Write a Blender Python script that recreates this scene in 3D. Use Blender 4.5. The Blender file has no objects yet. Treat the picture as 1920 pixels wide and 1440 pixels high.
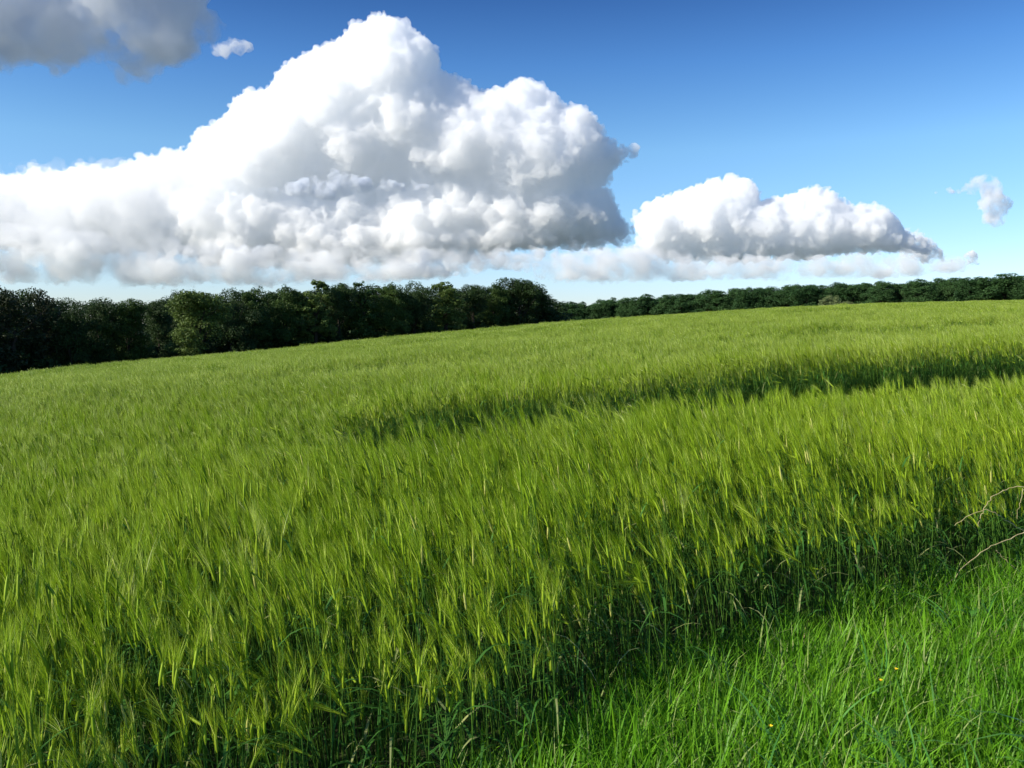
import bpy, bmesh, math, random
import numpy as np
from mathutils import Vector, Matrix

# ------------------------------------------------------------------ camera, sky, sun, exposure
SC = bpy.context.scene
COL = SC.collection
F = 1600.0                      # focal length in pixels of the 1920 px wide frame
EYE = 1.7
HORIZON = 620.0                 # true horizon row of the frame
PITCH = math.atan((720.0 - HORIZON) / F)
cam_d = bpy.data.cameras.new("camera")
cam_d.sensor_width = 36.0
cam_d.lens = 36.0 * F / 1920.0
cam_d.clip_start = 0.05
cam_d.clip_end = 60000.0
cam = bpy.data.objects.new("camera", cam_d)
COL.objects.link(cam)
cam.location = (0, 0, EYE)
cam.rotation_euler = (math.pi / 2 - PITCH, 0, 0)
SC.camera = cam

SUN_AZ = math.radians(-110.0)   # measured from +Y towards +X
SUN_EL = math.radians(30.0)
w = bpy.data.worlds.new("World")
SC.world = w
w.use_nodes = True
nt = w.node_tree
nt.nodes.clear()
out = nt.nodes.new("ShaderNodeOutputWorld")
bg = nt.nodes.new("ShaderNodeBackground")
sky = nt.nodes.new("ShaderNodeTexSky")
sky.sky_type = 'NISHITA'
sky.sun_disc = False
sky.sun_elevation = SUN_EL
sky.sun_rotation = SUN_AZ
sky.altitude = 50
sky.air_density = 1.0
sky.dust_density = 0.15
sky.ozone_density = 3.0
bg.inputs[1].default_value = 0.115
hs_ = nt.nodes.new("ShaderNodeHueSaturation")
hs_.inputs["Saturation"].default_value = 1.18
hs_.inputs["Value"].default_value = 1.0
nt.links.new(sky.outputs[0], hs_.inputs["Color"])
tc_ = nt.nodes.new("ShaderNodeTexCoord")
sp_ = nt.nodes.new("ShaderNodeSeparateXYZ")
nt.links.new(tc_.outputs["Generated"], sp_.inputs[0])
rp_ = nt.nodes.new("ShaderNodeValToRGB")       # tint by height: cool at the horizon, deep above, raised overhead for fill light
el_ = rp_.color_ramp.elements
el_[0].position = 0.0; el_[0].color = (.74, .78, 1.05, 1)
el_[1].position = 0.42; el_[1].color = (.15, .27, .52, 1)
for p_, c_ in ((.07, (.90, .94, 1.12, 1)), (.20, (.96, 1.04, 1.08, 1)), (.29, (.60, .77, .97, 1)), (.70, (.85, .92, 1.0, 1))):
    e_ = el_.new(p_); e_.color = c_
nt.links.new(sp_.outputs[2], rp_.inputs[0])
mx_ = nt.nodes.new("ShaderNodeMix"); mx_.data_type = 'RGBA'; mx_.blend_type = 'MULTIPLY'
mx_.inputs["Factor"].default_value = 1.0
nt.links.new(hs_.outputs[0], mx_.inputs["A"]); nt.links.new(rp_.outputs[0], mx_.inputs["B"])
nt.links.new(mx_.outputs["Result"], bg.inputs[0])
nt.links.new(bg.outputs[0], out.inputs[0])

sun_d = bpy.data.lights.new("sun", 'SUN')
sun_d.energy = 5.0
sun_d.angle = math.radians(0.5)
sun_d.color = (1.0, 0.93, 0.80)
sun = bpy.data.objects.new("sun", sun_d)
COL.objects.link(sun)
sun_dir = Vector((math.sin(SUN_AZ) * math.cos(SUN_EL), math.cos(SUN_AZ) * math.cos(SUN_EL), math.sin(SUN_EL)))
sun.rotation_euler = sun_dir.to_track_quat('Z', 'Y').to_euler()
sun.location = sun_dir * 50

SC.view_settings.view_transform = 'Standard'
SC.view_settings.look = 'None'
SC.view_settings.gamma = 1.0
SC.view_settings.exposure = 0.48
SC.view_settings.use_curve_mapping = False
cy = SC.cycles
cy.use_denoising = True
cy.use_adaptive_sampling = True
cy.adaptive_threshold = 0.01
cy.max_bounces = 64
cy.diffuse_bounces = 3
cy.glossy_bounces = 2
cy.transmission_bounces = 6
cy.transparent_max_bounces = 24
cy.volume_bounces = 64
cy.sample_clamp_indirect = 6.0

rng = np.random.default_rng(7)
random.seed(7)

def tag(o, label=None, cat=None, group=None, kind=None):
    if label: o["label"] = label
    if cat: o["category"] = cat
    if group: o["group"] = group
    if kind: o["kind"] = kind
    return o

def ray(px, py):
    """direction through a picture position, scaled to depth 1 along +Y"""
    x, zc = (px - 960.0) / F, -(py - 720.0) / F
    c, s = math.cos(PITCH), math.sin(PITCH)
    d = Vector((x, c + zc * s, -s + zc * c))
    return d / d.y

# ------------------------------------------------------------------ materials
def new_mat(name):
    m = bpy.data.materials.new(name)
    m.use_nodes = True
    m.node_tree.nodes.clear()
    return m, m.node_tree, m.node_tree.nodes, m.node_tree.links

def leaf_mat(name, ca, cb, trans=0.35, tcol=None, scale=3.0, rough=0.55, spec=0.25, rnd=0.35, cc=None, vr=(.7, 1.3), ct=0.93):
    """leafy surface: two tones by noise and per-plant random, diffuse + translucent"""
    m, t, N, L = new_mat(name)
    o = N.new("ShaderNodeOutputMaterial")
    geo = N.new("ShaderNodeNewGeometry")
    info = N.new("ShaderNodeObjectInfo")
    noi = N.new("ShaderNodeTexNoise")
    noi.inputs["Scale"].default_value = scale
    noi.inputs["Detail"].default_value = 3.0
    L.new(geo.outputs["Position"], noi.inputs["Vector"])
    ma = N.new("ShaderNodeMath"); ma.operation = 'MULTIPLY_ADD'
    L.new(info.outputs["Random"], ma.inputs[0])
    ma.inputs[1].default_value = rnd
    mb = N.new("ShaderNodeMath"); mb.operation = 'MULTIPLY_ADD'
    L.new(noi.outputs["Fac"], mb.inputs[0]); mb.inputs[1].default_value = 1.6; mb.inputs[2].default_value = -0.3 - rnd / 2
    L.new(mb.outputs[0], ma.inputs[2])
    mix = N.new("ShaderNodeMix"); mix.data_type = 'RGBA'
    mix.inputs["A"].default_value = (*ca, 1); mix.inputs["B"].default_value = (*cb, 1)
    L.new(ma.outputs[0], mix.inputs["Factor"])
    col = mix.outputs["Result"]
    if cc is not None:                       # a third tone on single leaves; on awns it paints highlights
        isl = N.new("ShaderNodeMix"); isl.data_type = 'RGBA'
        gt = N.new("ShaderNodeMath"); gt.operation = 'GREATER_THAN'; gt.inputs[1].default_value = ct
        L.new(geo.outputs["Random Per Island"], gt.inputs[0])
        L.new(gt.outputs[0], isl.inputs["Factor"])
        L.new(col, isl.inputs["A"]); isl.inputs["B"].default_value = (*cc, 1)
        col = isl.outputs["Result"]
    hv = N.new("ShaderNodeHueSaturation")
    mr = N.new("ShaderNodeMapRange")
    L.new(geo.outputs["Random Per Island"], mr.inputs["Value"])
    mr.inputs["To Min"].default_value = vr[0]; mr.inputs["To Max"].default_value = vr[1]
    L.new(mr.outputs[0], hv.inputs["Value"]); L.new(col, hv.inputs["Color"])
    p = N.new("ShaderNodeBsdfPrincipled")
    p.inputs["Roughness"].default_value = rough
    p.inputs["Specular IOR Level"].default_value = spec
    L.new(hv.outputs[0], p.inputs["Base Color"])
    tr = N.new("ShaderNodeBsdfTranslucent")
    if tcol:
        tm = N.new("ShaderNodeMix"); tm.data_type = 'RGBA'; tm.blend_type = 'MULTIPLY'
        tm.inputs["Factor"].default_value = 1.0
        L.new(hv.outputs[0], tm.inputs["A"]); tm.inputs["B"].default_value = (*tcol, 1)
        L.new(tm.outputs["Result"], tr.inputs["Color"])
    else:
        L.new(hv.outputs[0], tr.inputs["Color"])
    ms = N.new("ShaderNodeMixShader"); ms.inputs[0].default_value = trans
    L.new(p.outputs[0], ms.inputs[1]); L.new(tr.outputs[0], ms.inputs[2])
    L.new(ms.outputs[0], o.inputs["Surface"])
    return m

def solid_mat(name, ca, cb, scale=8.0, rough=0.9, bump=0.0):
    m, t, N, L = new_mat(name)
    o = N.new("ShaderNodeOutputMaterial")
    geo = N.new("ShaderNodeNewGeometry")
    noi = N.new("ShaderNodeTexNoise"); noi.inputs["Scale"].default_value = scale; noi.inputs["Detail"].default_value = 6
    L.new(geo.outputs["Position"], noi.inputs["Vector"])
    mix = N.new("ShaderNodeMix"); mix.data_type = 'RGBA'
    mr = N.new("ShaderNodeMapRange"); mr.inputs["From Min"].default_value = .35; mr.inputs["From Max"].default_value = .65
    L.new(noi.outputs["Fac"], mr.inputs["Value"]); L.new(mr.outputs[0], mix.inputs["Factor"])
    mix.inputs["A"].default_value = (*ca, 1); mix.inputs["B"].default_value = (*cb, 1)
    p = N.new("ShaderNodeBsdfPrincipled"); p.inputs["Roughness"].default_value = rough
    p.inputs["Specular IOR Level"].default_value = 0.2
    L.new(mix.outputs["Result"], p.inputs["Base Color"])
    if bump:
        b = N.new("ShaderNodeBump"); b.inputs["Strength"].default_value = bump; b.inputs["Distance"].default_value = 0.05
        L.new(noi.outputs["Fac"], b.inputs["Height"]); L.new(b.outputs[0], p.inputs["Normal"])
    L.new(p.outputs[0], o.inputs["Surface"])
    return m

def cloud_mat(name, density, aniso=0.2, col=(1, 1, 1), wisp=0.0):
    m, t, N, L = new_mat(name)
    o = N.new("ShaderNodeOutputMaterial")
    v = N.new("ShaderNodeVolumePrincipled")
    v.inputs["Absorption Color"].default_value = (0, 0, 0, 1)
    v.inputs["Color"].default_value = (*col, 1)
    v.inputs["Density"].default_value = density
    v.inputs["Anisotropy"].default_value = aniso
    L.new(v.outputs[0], o.inputs["Volume"])
    if wisp:                                   # ragged, uneven vapour
        tc = N.new("ShaderNodeTexCoord")
        n = N.new("ShaderNodeTexNoise"); n.inputs["Scale"].default_value = 1.0 / wisp; n.inputs["Detail"].default_value = 4
        n.inputs["Roughness"].default_value = .6
        L.new(tc.outputs["Object"], n.inputs["Vector"])
        r = N.new("ShaderNodeMapRange"); r.inputs["From Min"].default_value = .42; r.inputs["From Max"].default_value = .66
        r.inputs["To Min"].default_value = 0.0; r.inputs["To Max"].default_value = density * 2.2
        L.new(n.outputs["Fac"], r.inputs["Value"]); L.new(r.outputs[0], v.inputs["Density"])
        m.cycles.volume_step_rate = 0.5
    return m

M_AWN = leaf_mat("barley_awn", (0.21, 0.355, 0.007), (0.37, 0.51, 0.026), trans=0.48, scale=0.55, rnd=0.6, rough=0.5, spec=0.25, cc=(0.60, 0.68, 0.14), vr=(.5, 1.45))  # third tone paints pale sparkle on single awns
M_AWN_SHEEN = leaf_mat("barley_awn_sheen", (0.265, 0.385, 0.020), (0.46, 0.565, 0.080), trans=0.46, scale=0.35, rnd=0.6, rough=0.42, spec=0.4, cc=(0.70, 0.75, 0.32), vr=(.5, 1.45))  # sheen of the awns further off, put into a paler colour
M_EAR = leaf_mat("barley_ear", (0.19, 0.32, 0.008), (0.32, 0.43, 0.024), trans=0.30, scale=1.5, rnd=0.5, cc=(0.44, 0.45, 0.12), ct=0.988)
M_STEM = leaf_mat("barley_stem", (0.055, 0.15, 0.016), (0.13, 0.26, 0.028), trans=0.20, scale=2.0)
M_BLADE = leaf_mat("barley_leaf", (0.045, 0.15, 0.022), (0.10, 0.26, 0.04), trans=0.35, scale=2.0, cc=(0.30, 0.33, 0.12))
M_GRASS = leaf_mat("grass_blade", (0.065, 0.23, 0.008), (0.21, 0.44, 0.020), trans=0.42, scale=1.3, rnd=0.5, rough=0.45, spec=0.25, cc=(0.26, 0.34, 0.10))
M_BROAD = leaf_mat("broad_grass_blade", (0.06, 0.22, 0.03), (0.14, 0.34, 0.07), trans=0.35, scale=2.2, rnd=0.4, rough=0.35, spec=0.5)
M_SOIL = solid_mat("field_soil", (0.035, 0.040, 0.015), (0.05, 0.065, 0.02), scale=3.0, bump=0.6)
M_BARK = solid_mat("bark", (0.030, 0.025, 0.018), (0.06, 0.05, 0.038), scale=6.0, bump=0.5)
M_CANE = solid_mat("dry_cane", (0.34, 0.27, 0.13), (0.50, 0.43, 0.24), scale=30.0, rough=0.6)
M_PETAL = solid_mat("yellow_petal", (0.85, 0.50, 0.01), (0.9, 0.62, 0.03), scale=60.0, rough=0.5)
M_LEAFS = {
    "dark": leaf_mat("foliage_dark", (0.020, 0.045, 0.010), (0.042, 0.082, 0.017), trans=0.22, scale=0.35, rnd=0.4),
    "mid": leaf_mat("foliage_mid", (0.032, 0.070, 0.012), (0.065, 0.115, 0.020), trans=0.25, scale=0.35, rnd=0.4),
    "pale": leaf_mat("foliage_pale", (0.075, 0.125, 0.022), (0.125, 0.180, 0.040), trans=0.28, scale=0.4, rnd=0.3),
    "brown": leaf_mat("foliage_brown", (0.020, 0.032, 0.010), (0.038, 0.052, 0.016), trans=0.2, scale=0.4, rnd=0.3),
    "palebush": leaf_mat("foliage_willow", (0.13, 0.17, 0.06), (0.20, 0.25, 0.10), trans=0.28, scale=0.4, rnd=0.3),
    "deep": leaf_mat("foliage_deep", (0.026, 0.075, 0.020), (0.065, 0.135, 0.038), trans=0.25, scale=0.25, rnd=0.5),
}

# ------------------------------------------------------------------ terrain
HPX = np.array([-600, -300, 0, 320, 640, 960, 1100, 1300, 1500, 1700, 1920, 2200, 2500], float)
HPY = np.array([765, 738, 708, 675, 645, 614, 603, 590, 577, 570, 565, 562, 560], float)
HU = (HPX - 960) / F
HV = (HORIZON - HPY) / F

def v_of(u):
    return np.interp(u, HU, HV)
def d_of(u):
    return np.interp(u, [-1.0, -0.6, 0.0, 0.6, 1.0], [55.0, 62.0, 95.0, 150.0, 170.0])
_us = np.linspace(-1.4, 1.4, 561)
_k = np.exp(-0.5 * (np.arange(-24, 25) / 8.0) ** 2); _k /= _k.sum()
_vs = np.convolve(np.pad(v_of(_us), 24, mode='edge'), _k, mode='valid')
_ds = np.convolve(np.pad(d_of(_us), 24, mode='edge'), _k, mode='valid')

def ground(x, y):
    x = np.asarray(x, float); y = np.asarray(y, float)
    yy = np.maximum(y, 0.6)
    u = np.clip(x / yy, -1.05, 1.05)
    v = np.interp(u, _us, _vs); D = np.interp(u, _us, _ds)
    yc = np.minimum(yy, np.where(u < 0.05, 230.0, 620.0))
    g = v * yc + 0.95 - np.minimum(0.95 * (yc / D - 1) ** 2, 1.9)
    g = np.where(y < 3.0, g * np.clip(y / 3.0, 0, 1) ** 1.0, g)
    und = 0.05 * np.sin(x * 0.35 + 1.1) * np.sin(y * 0.27 + 0.4) * np.clip(1 - y / 40.0, 0, 1)
    return g + und

def gz(x, y):
    return float(ground(np.array([x]), np.array([y]))[0])

def grid_ground():
    ys = np.concatenate([np.array([-3000, -1200, -400, -120, -40, -15, -6, -3, -1.5]), np.arange(0, 30, 0.6),
                         np.arange(30, 80, 2.5), np.arange(80, 260, 6), np.arange(260, 700, 25), np.array([800, 1000, 1500, 2500, 4500, 9000, 16000])])
    us = np.concatenate([np.array([-12, -5, -3, -2, -1.5, -1.2]), np.linspace(-1.05, 1.05, 85), np.array([1.2, 1.5, 2, 3, 5, 12])])
    V = []
    for y in ys:
        s = max(abs(y), 4.0)
        xs = us * s
        zs = ground(xs, np.full_like(xs, y))
        V.append(np.stack([xs, np.full_like(xs, y), zs], 1))
    V = np.concatenate(V)
    n, m = len(ys), len(us)
    i = np.arange((n - 1) * m).reshape(n - 1, m)[:, :-1].ravel()
    Fc = np.stack([i, i + 1, i + 1 + m, i + m], 1)
    me = bpy.data.meshes.new("ground")
    me.from_pydata(V.tolist(), [], Fc.tolist())
    me.polygons.foreach_set("use_smooth", np.ones(len(me.polygons), bool))
    me.materials.append(M_SOIL)
    o = bpy.data.objects.new("ground", me)
    COL.objects.link(o)
    return o
def pasture(m):
    """the same sheet turns to grass land away from the crop"""
    t = m.node_tree; N, L = t.nodes, t.links
    p = [n for n in N if n.type == 'BSDF_PRINCIPLED'][0]
    src = p.inputs["Base Color"].links[0].from_socket
    geo = N.new("ShaderNodeNewGeometry"); le = N.new("ShaderNodeVectorMath"); le.operation = 'LENGTH'
    L.new(geo.outputs["Position"], le.inputs[0])
    mr = N.new("ShaderNodeMapRange"); mr.inputs["From Min"].default_value = 190; mr.inputs["From Max"].default_value = 260
    L.new(le.outputs["Value"], mr.inputs["Value"])
    no = N.new("ShaderNodeTexNoise"); no.inputs["Scale"].default_value = .004; no.inputs["Detail"].default_value = 5
    L.new(geo.outputs["Position"], no.inputs["Vector"])
    a = N.new("ShaderNodeMix"); a.data_type = 'RGBA'; a.inputs["A"].default_value = (.07, .10, .075, 1); a.inputs["B"].default_value = (.13, .145, .12, 1)
    L.new(no.outputs["Fac"], a.inputs["Factor"])
    b = N.new("ShaderNodeMix"); b.data_type = 'RGBA'
    L.new(mr.outputs[0], b.inputs["Factor"]); L.new(src, b.inputs["A"]); L.new(a.outputs["Result"], b.inputs["B"])
    L.new(b.outputs["Result"], p.inputs["Base Color"])
pasture(M_SOIL)
tag(grid_ground(), "gently sloping dark soil under the crop and verge", kind="structure")

# ------------------------------------------------------------------ mesh collector
class MB:
    def __init__(self):
        self.v, self.f, self.m, self.n = [], [], [], 0
    def add(self, verts, faces, mat):
        self.v.extend(verts)
        k = self.n
        for q in faces:
            self.f.append(tuple(i + k for i in q)); self.m.append(mat)
        self.n += len(verts)
    def ribbon(self, pts, widths, side, mat, fold=0.0):
        """flat blade along pts; side = width direction"""
        vs, fs = [], []
        for p, wd in zip(pts, widths):
            vs.append(tuple(p - side * wd * 0.5)); vs.append(tuple(p + side * wd * 0.5))
        for i in range(len(pts) - 1):
            a = 2 * i
            fs.append((a, a + 1, a + 3, a + 2))
        self.add(vs, fs, mat)
    def tube(self, pts, radii, sides, mat):
        vs, fs = [], []
        for i, p in enumerate(pts):
            d = (pts[min(i + 1, len(pts) - 1)] - pts[max(i - 1, 0)]).normalized()
            a = d.cross(Vector((0.31, 0.91, 0.27))).normalized(); b = d.cross(a)
            for k in range(sides):
                t = 2 * math.pi * k / sides
                vs.append(tuple(p + (a * math.cos(t) + b * math.sin(t)) * radii[i]))
        for i in range(len(pts) - 1):
            for k in range(sides):
                k2 = (k + 1) % sides
                fs.append((i * sides + k, i * sides + k2, (i + 1) * sides + k2, (i + 1) * sides + k))
        self.add(vs, fs, mat)
    def mesh(self, name, mats):
        me = bpy.data.meshes.new(name)
        me.from_pydata(self.v, [], self.f)
        for m in mats: me.materials.append(m)
        me.polygons.foreach_set("material_index", np.array(self.m, np.int32))
        me.polygons.foreach_set("use_smooth", np.ones(len(self.f), bool))
        return me

def proto(name, mb, mats, coll):
    o = bpy.data.objects.new(name, mb.mesh(name, mats))
    coll.objects.link(o)
    return o

R = random.Random(11)
def rv(s=1.0):
    return Vector((R.gauss(0, s), R.gauss(0, s), R.gauss(0, s)))

# ------------------------------------------------------------------ barley plants
WIND = Vector((-0.85, 0.45, 0)).normalized()
def barley_plant(mb, x, y, detail):
    h = R.uniform(0.52, 0.70) if R.random() < .75 else R.uniform(0.36, 0.54)
    lean = WIND * R.uniform(0.0, 0.08) + Vector((R.gauss(0, .03), R.gauss(0, .03), 0))
    base = Vector((x, y, 0))
    nseg = 4 if detail == 0 else (3 if detail == 1 else 1)
    pts = []
    for i in range(nseg + 1):
        t = i / nseg
        pts.append(base + Vector((0, 0, h * t)) + lean * (t ** 2.2))
    tip = pts[-1]
    a = R.uniform(0, math.tau)
    side = Vector((math.cos(a), math.sin(a), 0))
    if detail == 0:
        mb.tube(pts, [0.0021, .0020, .0018, .0016, .0013], 3, 0)
    elif detail == 1:
        mb.ribbon(pts, [0.005, .005, .004, .003], side, 0)
    else:
        mb.ribbon(pts, [0.012, .008], side, 0)
    # leaves
    nl = (R.choice((0, 1, 1, 2)), 1, 1)[detail]
    for k in range(nl):
        t = R.uniform(0.35, 0.88)
        p = base + Vector((0, 0, h * t)) + lean * (t ** 2.2)
        a = R.uniform(0, math.tau)
        out_ = Vector((math.cos(a), math.sin(a), 0))
        sd = Vector((-out_.y, out_.x, 0))
        L = R.uniform(0.12, 0.22)
        up = R.uniform(0.5, 1.3)
        droop = R.uniform(0.6, 1.8)
        lp = []
        ns = (4, 3, 2)[detail]
        for i in range(ns + 1):
            s = i / ns
            lp.append(p + out_ * (L * s) + Vector((0, 0, L * (up * s - droop * s * s))) )
        wmax = R.uniform(0.007, 0.012) * (1, 1.2, 2.0)[detail]
        ws = [wmax * (1 - (i / ns) ** 2) + 0.0006 for i in range(ns + 1)]
        mb.ribbon(lp, ws, sd, 1)
    # ear: nods over with the wind, awns fan beyond it
    lod = R.random()
    tilt = R.uniform(0.03, 0.42) if lod > 0.07 else R.uniform(0.7, 1.5)
    ang = R.gauss(0, 0.6)
    wd = Vector((WIND.x * math.cos(ang) - WIND.y * math.sin(ang), WIND.x * math.sin(ang) + WIND.y * math.cos(ang), 0))
    ed = (Vector((0, 0, math.cos(tilt))) + wd * math.sin(tilt)).normalized()
    eL = R.uniform(0.06, 0.085)
    perp = ed.cross(Vector((R.gauss(0, 1), R.gauss(0, 1), 0.1))).normalized()
    if detail == 0:
        ep = [tip + ed * eL * t for t in (0, .15, .5, .85, 1.0)]
        mb.tube(ep, [.0018, .0048, .0056, .004, .0012], 4, 2)
    elif detail == 1:
        ep = [tip + ed * eL * t for t in (0, .4, 1.0)]
        mb.ribbon(ep, [.004, .012, .004], perp, 2)
    else:
        ep = [tip + ed * eL * t for t in (0, 1.0)]
        mb.ribbon(ep, [.018, .012], perp, 2)
    na = (24, 15, 8)[detail]
    aw = (0.0017, 0.0026, 0.007)[detail]
    spread = R.uniform(0.09, 0.18)
    for k in range(na):
        s = R.uniform(0.0, 1.0)
        st = tip + ed * eL * s
        d = (ed + rv(spread) + wd * 0.10).normalized()
        L = R.uniform(0.08, 0.13) * (1.15 - 0.2 * s)
        q = d.cross(rv()).normalized() * aw * 0.5
        bend = wd * L * 0.12
        e = st + d * L + bend
        if detail == 0:
            mdl = st + d * L * 0.5 + bend * 0.2
            mb.add([tuple(st - q), tuple(st + q), tuple(mdl + q * .7), tuple(mdl - q * .7), tuple(e)], [(0, 1, 2, 3), (3, 2, 4)], 3)
        else:
            mb.add([tuple(st - q), tuple(st + q), tuple(e)], [(0, 1, 2)], 3)

clumps = bpy.data.collections.new("barley_kit")
BM = [M_STEM, M_BLADE, M_EAR, M_AWN]
BF = [M_STEM, M_BLADE, M_EAR, M_AWN_SHEEN]
NEAR, SHEEN, MID, FAR = 14, 10, 8, 6
for i in range(NEAR + SHEEN):
    mb = MB()
    for k in range(10):
        r, a = 0.14 * math.sqrt(R.random()), R.uniform(0, math.tau)
        barley_plant(mb, r * math.cos(a), r * math.sin(a), 0)
    proto(f"clump_a{i:02d}", mb, BM if i < NEAR else BF, clumps)
for i in range(MID):
    mb = MB()
    for k in range(34):
        barley_plant(mb, R.uniform(-.2, .2), R.uniform(-.2, .2), 1)
    proto(f"clump_b{i:02d}", mb, BF, clumps)
for i in range(FAR):
    mb = MB()
    for k in range(165):
        barley_plant(mb, R.uniform(-.55, .55), R.uniform(-.55, .55), 2)
    proto(f"clump_c{i:02d}", mb, BF, clumps)

def scatter_object(name, pts, rots, scls, idx, coll):
    me = bpy.data.meshes.new(name)
    me.from_pydata(pts.tolist(), [], [])
    a = me.attributes.new("rot", 'FLOAT_VECTOR', 'POINT'); a.data.foreach_set("vector", rots.astype(np.float32).ravel())
    a = me.attributes.new("scl", 'FLOAT_VECTOR', 'POINT'); a.data.foreach_set("vector", scls.astype(np.float32).ravel())
    a = me.attributes.new("idx", 'INT', 'POINT'); a.data.foreach_set("value", idx.astype(np.int32))
    o = bpy.data.objects.new(name, me)
    COL.objects.link(o)
    g = bpy.data.node_groups.new(name + "_scatter", 'GeometryNodeTree')
    g.interface.new_socket("Geometry", in_out='INPUT', socket_type='NodeSocketGeometry')
    g.interface.new_socket("Geometry", in_out='OUTPUT', socket_type='NodeSocketGeometry')
    N, L = g.nodes, g.links
    gi, go = N.new("NodeGroupInput"), N.new("NodeGroupOutput")
    ci = N.new("GeometryNodeCollectionInfo")
    ci.inputs["Collection"].default_value = coll
    ci.inputs["Separate Children"].default_value = True
    ci.inputs["Reset Children"].default_value = True
    ip = N.new("GeometryNodeInstanceOnPoints")
    ip.inputs["Pick Instance"].default_value = True
    def attr(nm, dt):
        n = N.new("GeometryNodeInputNamedAttribute"); n.data_type = dt; n.inputs["Name"].default_value = nm
        return n.outputs["Attribute"]
    e2r = N.new("FunctionNodeEulerToRotation")
    L.new(attr("rot", 'FLOAT_VECTOR'), e2r.inputs[0])
    L.new(e2r.outputs[0], ip.inputs["Rotation"])
    L.new(attr("scl", 'FLOAT_VECTOR'), ip.inputs["Scale"])
    L.new(attr("idx", 'INT'), ip.inputs["Instance Index"])
    L.new(gi.outputs[0], ip.inputs["Points"])
    L.new(ci.outputs[0], ip.inputs["Instance"])
    L.new(ip.outputs[0], go.inputs[0])
    md = o.modifiers.new("scatter", 'NODES'); md.node_group = g
    return o

# edge between crop and verge, and wheel tracks running roughly parallel to it
EDGE_P, EDGE_D = np.array([0.66, 3.42]), np.array([0.844, 0.537])
EDGE_D /= np.linalg.norm(EDGE_D)
EDGE_N = np.array([EDGE_D[1], -EDGE_D[0]])         # towards the verge / camera
def edge_side(x, y):
    s = (x - EDGE_P[0]) * EDGE_D[0] + (y - EDGE_P[1]) * EDGE_D[1]
    d = (x - EDGE_P[0]) * EDGE_N[0] + (y - EDGE_P[1]) * EDGE_N[1]
    return s, d + 0.10 * np.sin(s * 1.3) + 0.06 * np.sin(s * 3.7 + 1) + 0.05 * np.sin(s * 9.1)

def noise2(x, y, sc, seed):
    r = np.random.default_rng(seed)
    out_ = np.zeros_like(x)
    for k in range(7):
        a = r.uniform(0, math.tau); f = sc * r.uniform(0.6, 1.8)
        out_ += np.sin((x * math.cos(a) + y * math.sin(a)) * f + r.uniform(0, 6.28))
    return out_ / 7 ** 0.5 / 1.2

GAP_NEAR = np.array([(-1.2, 7.2), (0, 7.6), (1.9, 8.7), (6.0, 10.3), (12, 13), (30, 21)])
GAP_FAR = np.array([(-1.6, 9.3), (0, 10.1), (2.2, 11.4), (7.6, 13.9), (14, 17.2), (30, 26)])
TRACKS = [  # point x, y, direction dx, dy, half width, s range (along direction)
    ((-1.2, 8.3), (10.9, 3.7), 0.30, (-40, 0.0)),
    ((-0.35, 12.2), (10.9, 6.2), 0.42, (-60, 200)),
    ((-2.0, 14.4), (10.9, 6.2), 0.42, (-60, 200)),
    ((-2.0, 18.0), (10.9, 6.2), 0.50, (-60, 200)),
    ((-2.0, 20.6), (10.9, 6.3), 0.45, (-60, 200)),
    ((-2.0, 27.0), (10.9, 6.5), 0.60, (-60, 200)),
    ((-2.0, 30.5), (10.9, 6.5), 0.60, (-60, 200)),
    ((-2.0, 41.0), (10.9, 6.8), 0.85, (-60, 300)),
    ((-2.0, 46.0), (10.9, 7.0), 0.85, (-60, 300)),
    ((-2.0, 60.0), (10.9, 7.0), 1.1, (-60, 300)),
    ((-2.0, 78.0), (10.9, 7.0), 1.3, (-60, 300)),
]
def near_edge(x):
    return np.interp(x, GAP_NEAR[:, 0], GAP_NEAR[:, 1]) + 0.10 * np.sin(x * 2.1) + 0.09 * np.sin(x * 4.7 + 1) + 0.05 * np.sin(x * 11)
HOLES = [(1.9, 36.0, 1.1, 1.0)]
def in_gap(x, y):
    g = np.zeros(x.shape, bool)
    for (p, d, hw, (s0, s1)) in TRACKS:
        d = np.array(d) / np.hypot(*d)
        s = (x - p[0]) * d[0] + (y - p[1]) * d[1]
        q = -(x - p[0]) * d[1] + (y - p[1]) * d[0]
        wob = 0.12 * np.sin(s * 0.9) + 0.07 * np.sin(s * 2.3 + 1.0) + 0.05 * np.sin(s * 6.1)
        g |= (np.abs(q + wob) < hw * (1 + 0.25 * np.sin(s * 1.7 + p[1]))) & (s > s0) & (s < s1)
    fe = np.interp(x, GAP_FAR[:, 0], GAP_FAR[:, 1]) + 0.10 * np.sin(x * 1.6 + 2) + 0.06 * np.sin(x * 6.3)
    g |= (y > near_edge(x)) & (y < fe) & (x > -1.7 + 0.2 * np.abs(y - 7.9))
    for (hx, hy, a, b) in HOLES:
        g |= ((x - hx) / a) ** 2 + ((y - hy) / b) ** 2 < 1
    return g

def jitter_grid(x0, x1, y0, y1, sp):
    xs, ys = np.meshgrid(np.arange(x0, x1, sp), np.arange(y0, y1, sp))
    xs = xs.ravel() + rng.uniform(-.5, .5, xs.size) * sp
    ys = ys.ravel() + rng.uniform(-.5, .5, ys.size) * sp
    return xs, ys

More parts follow.
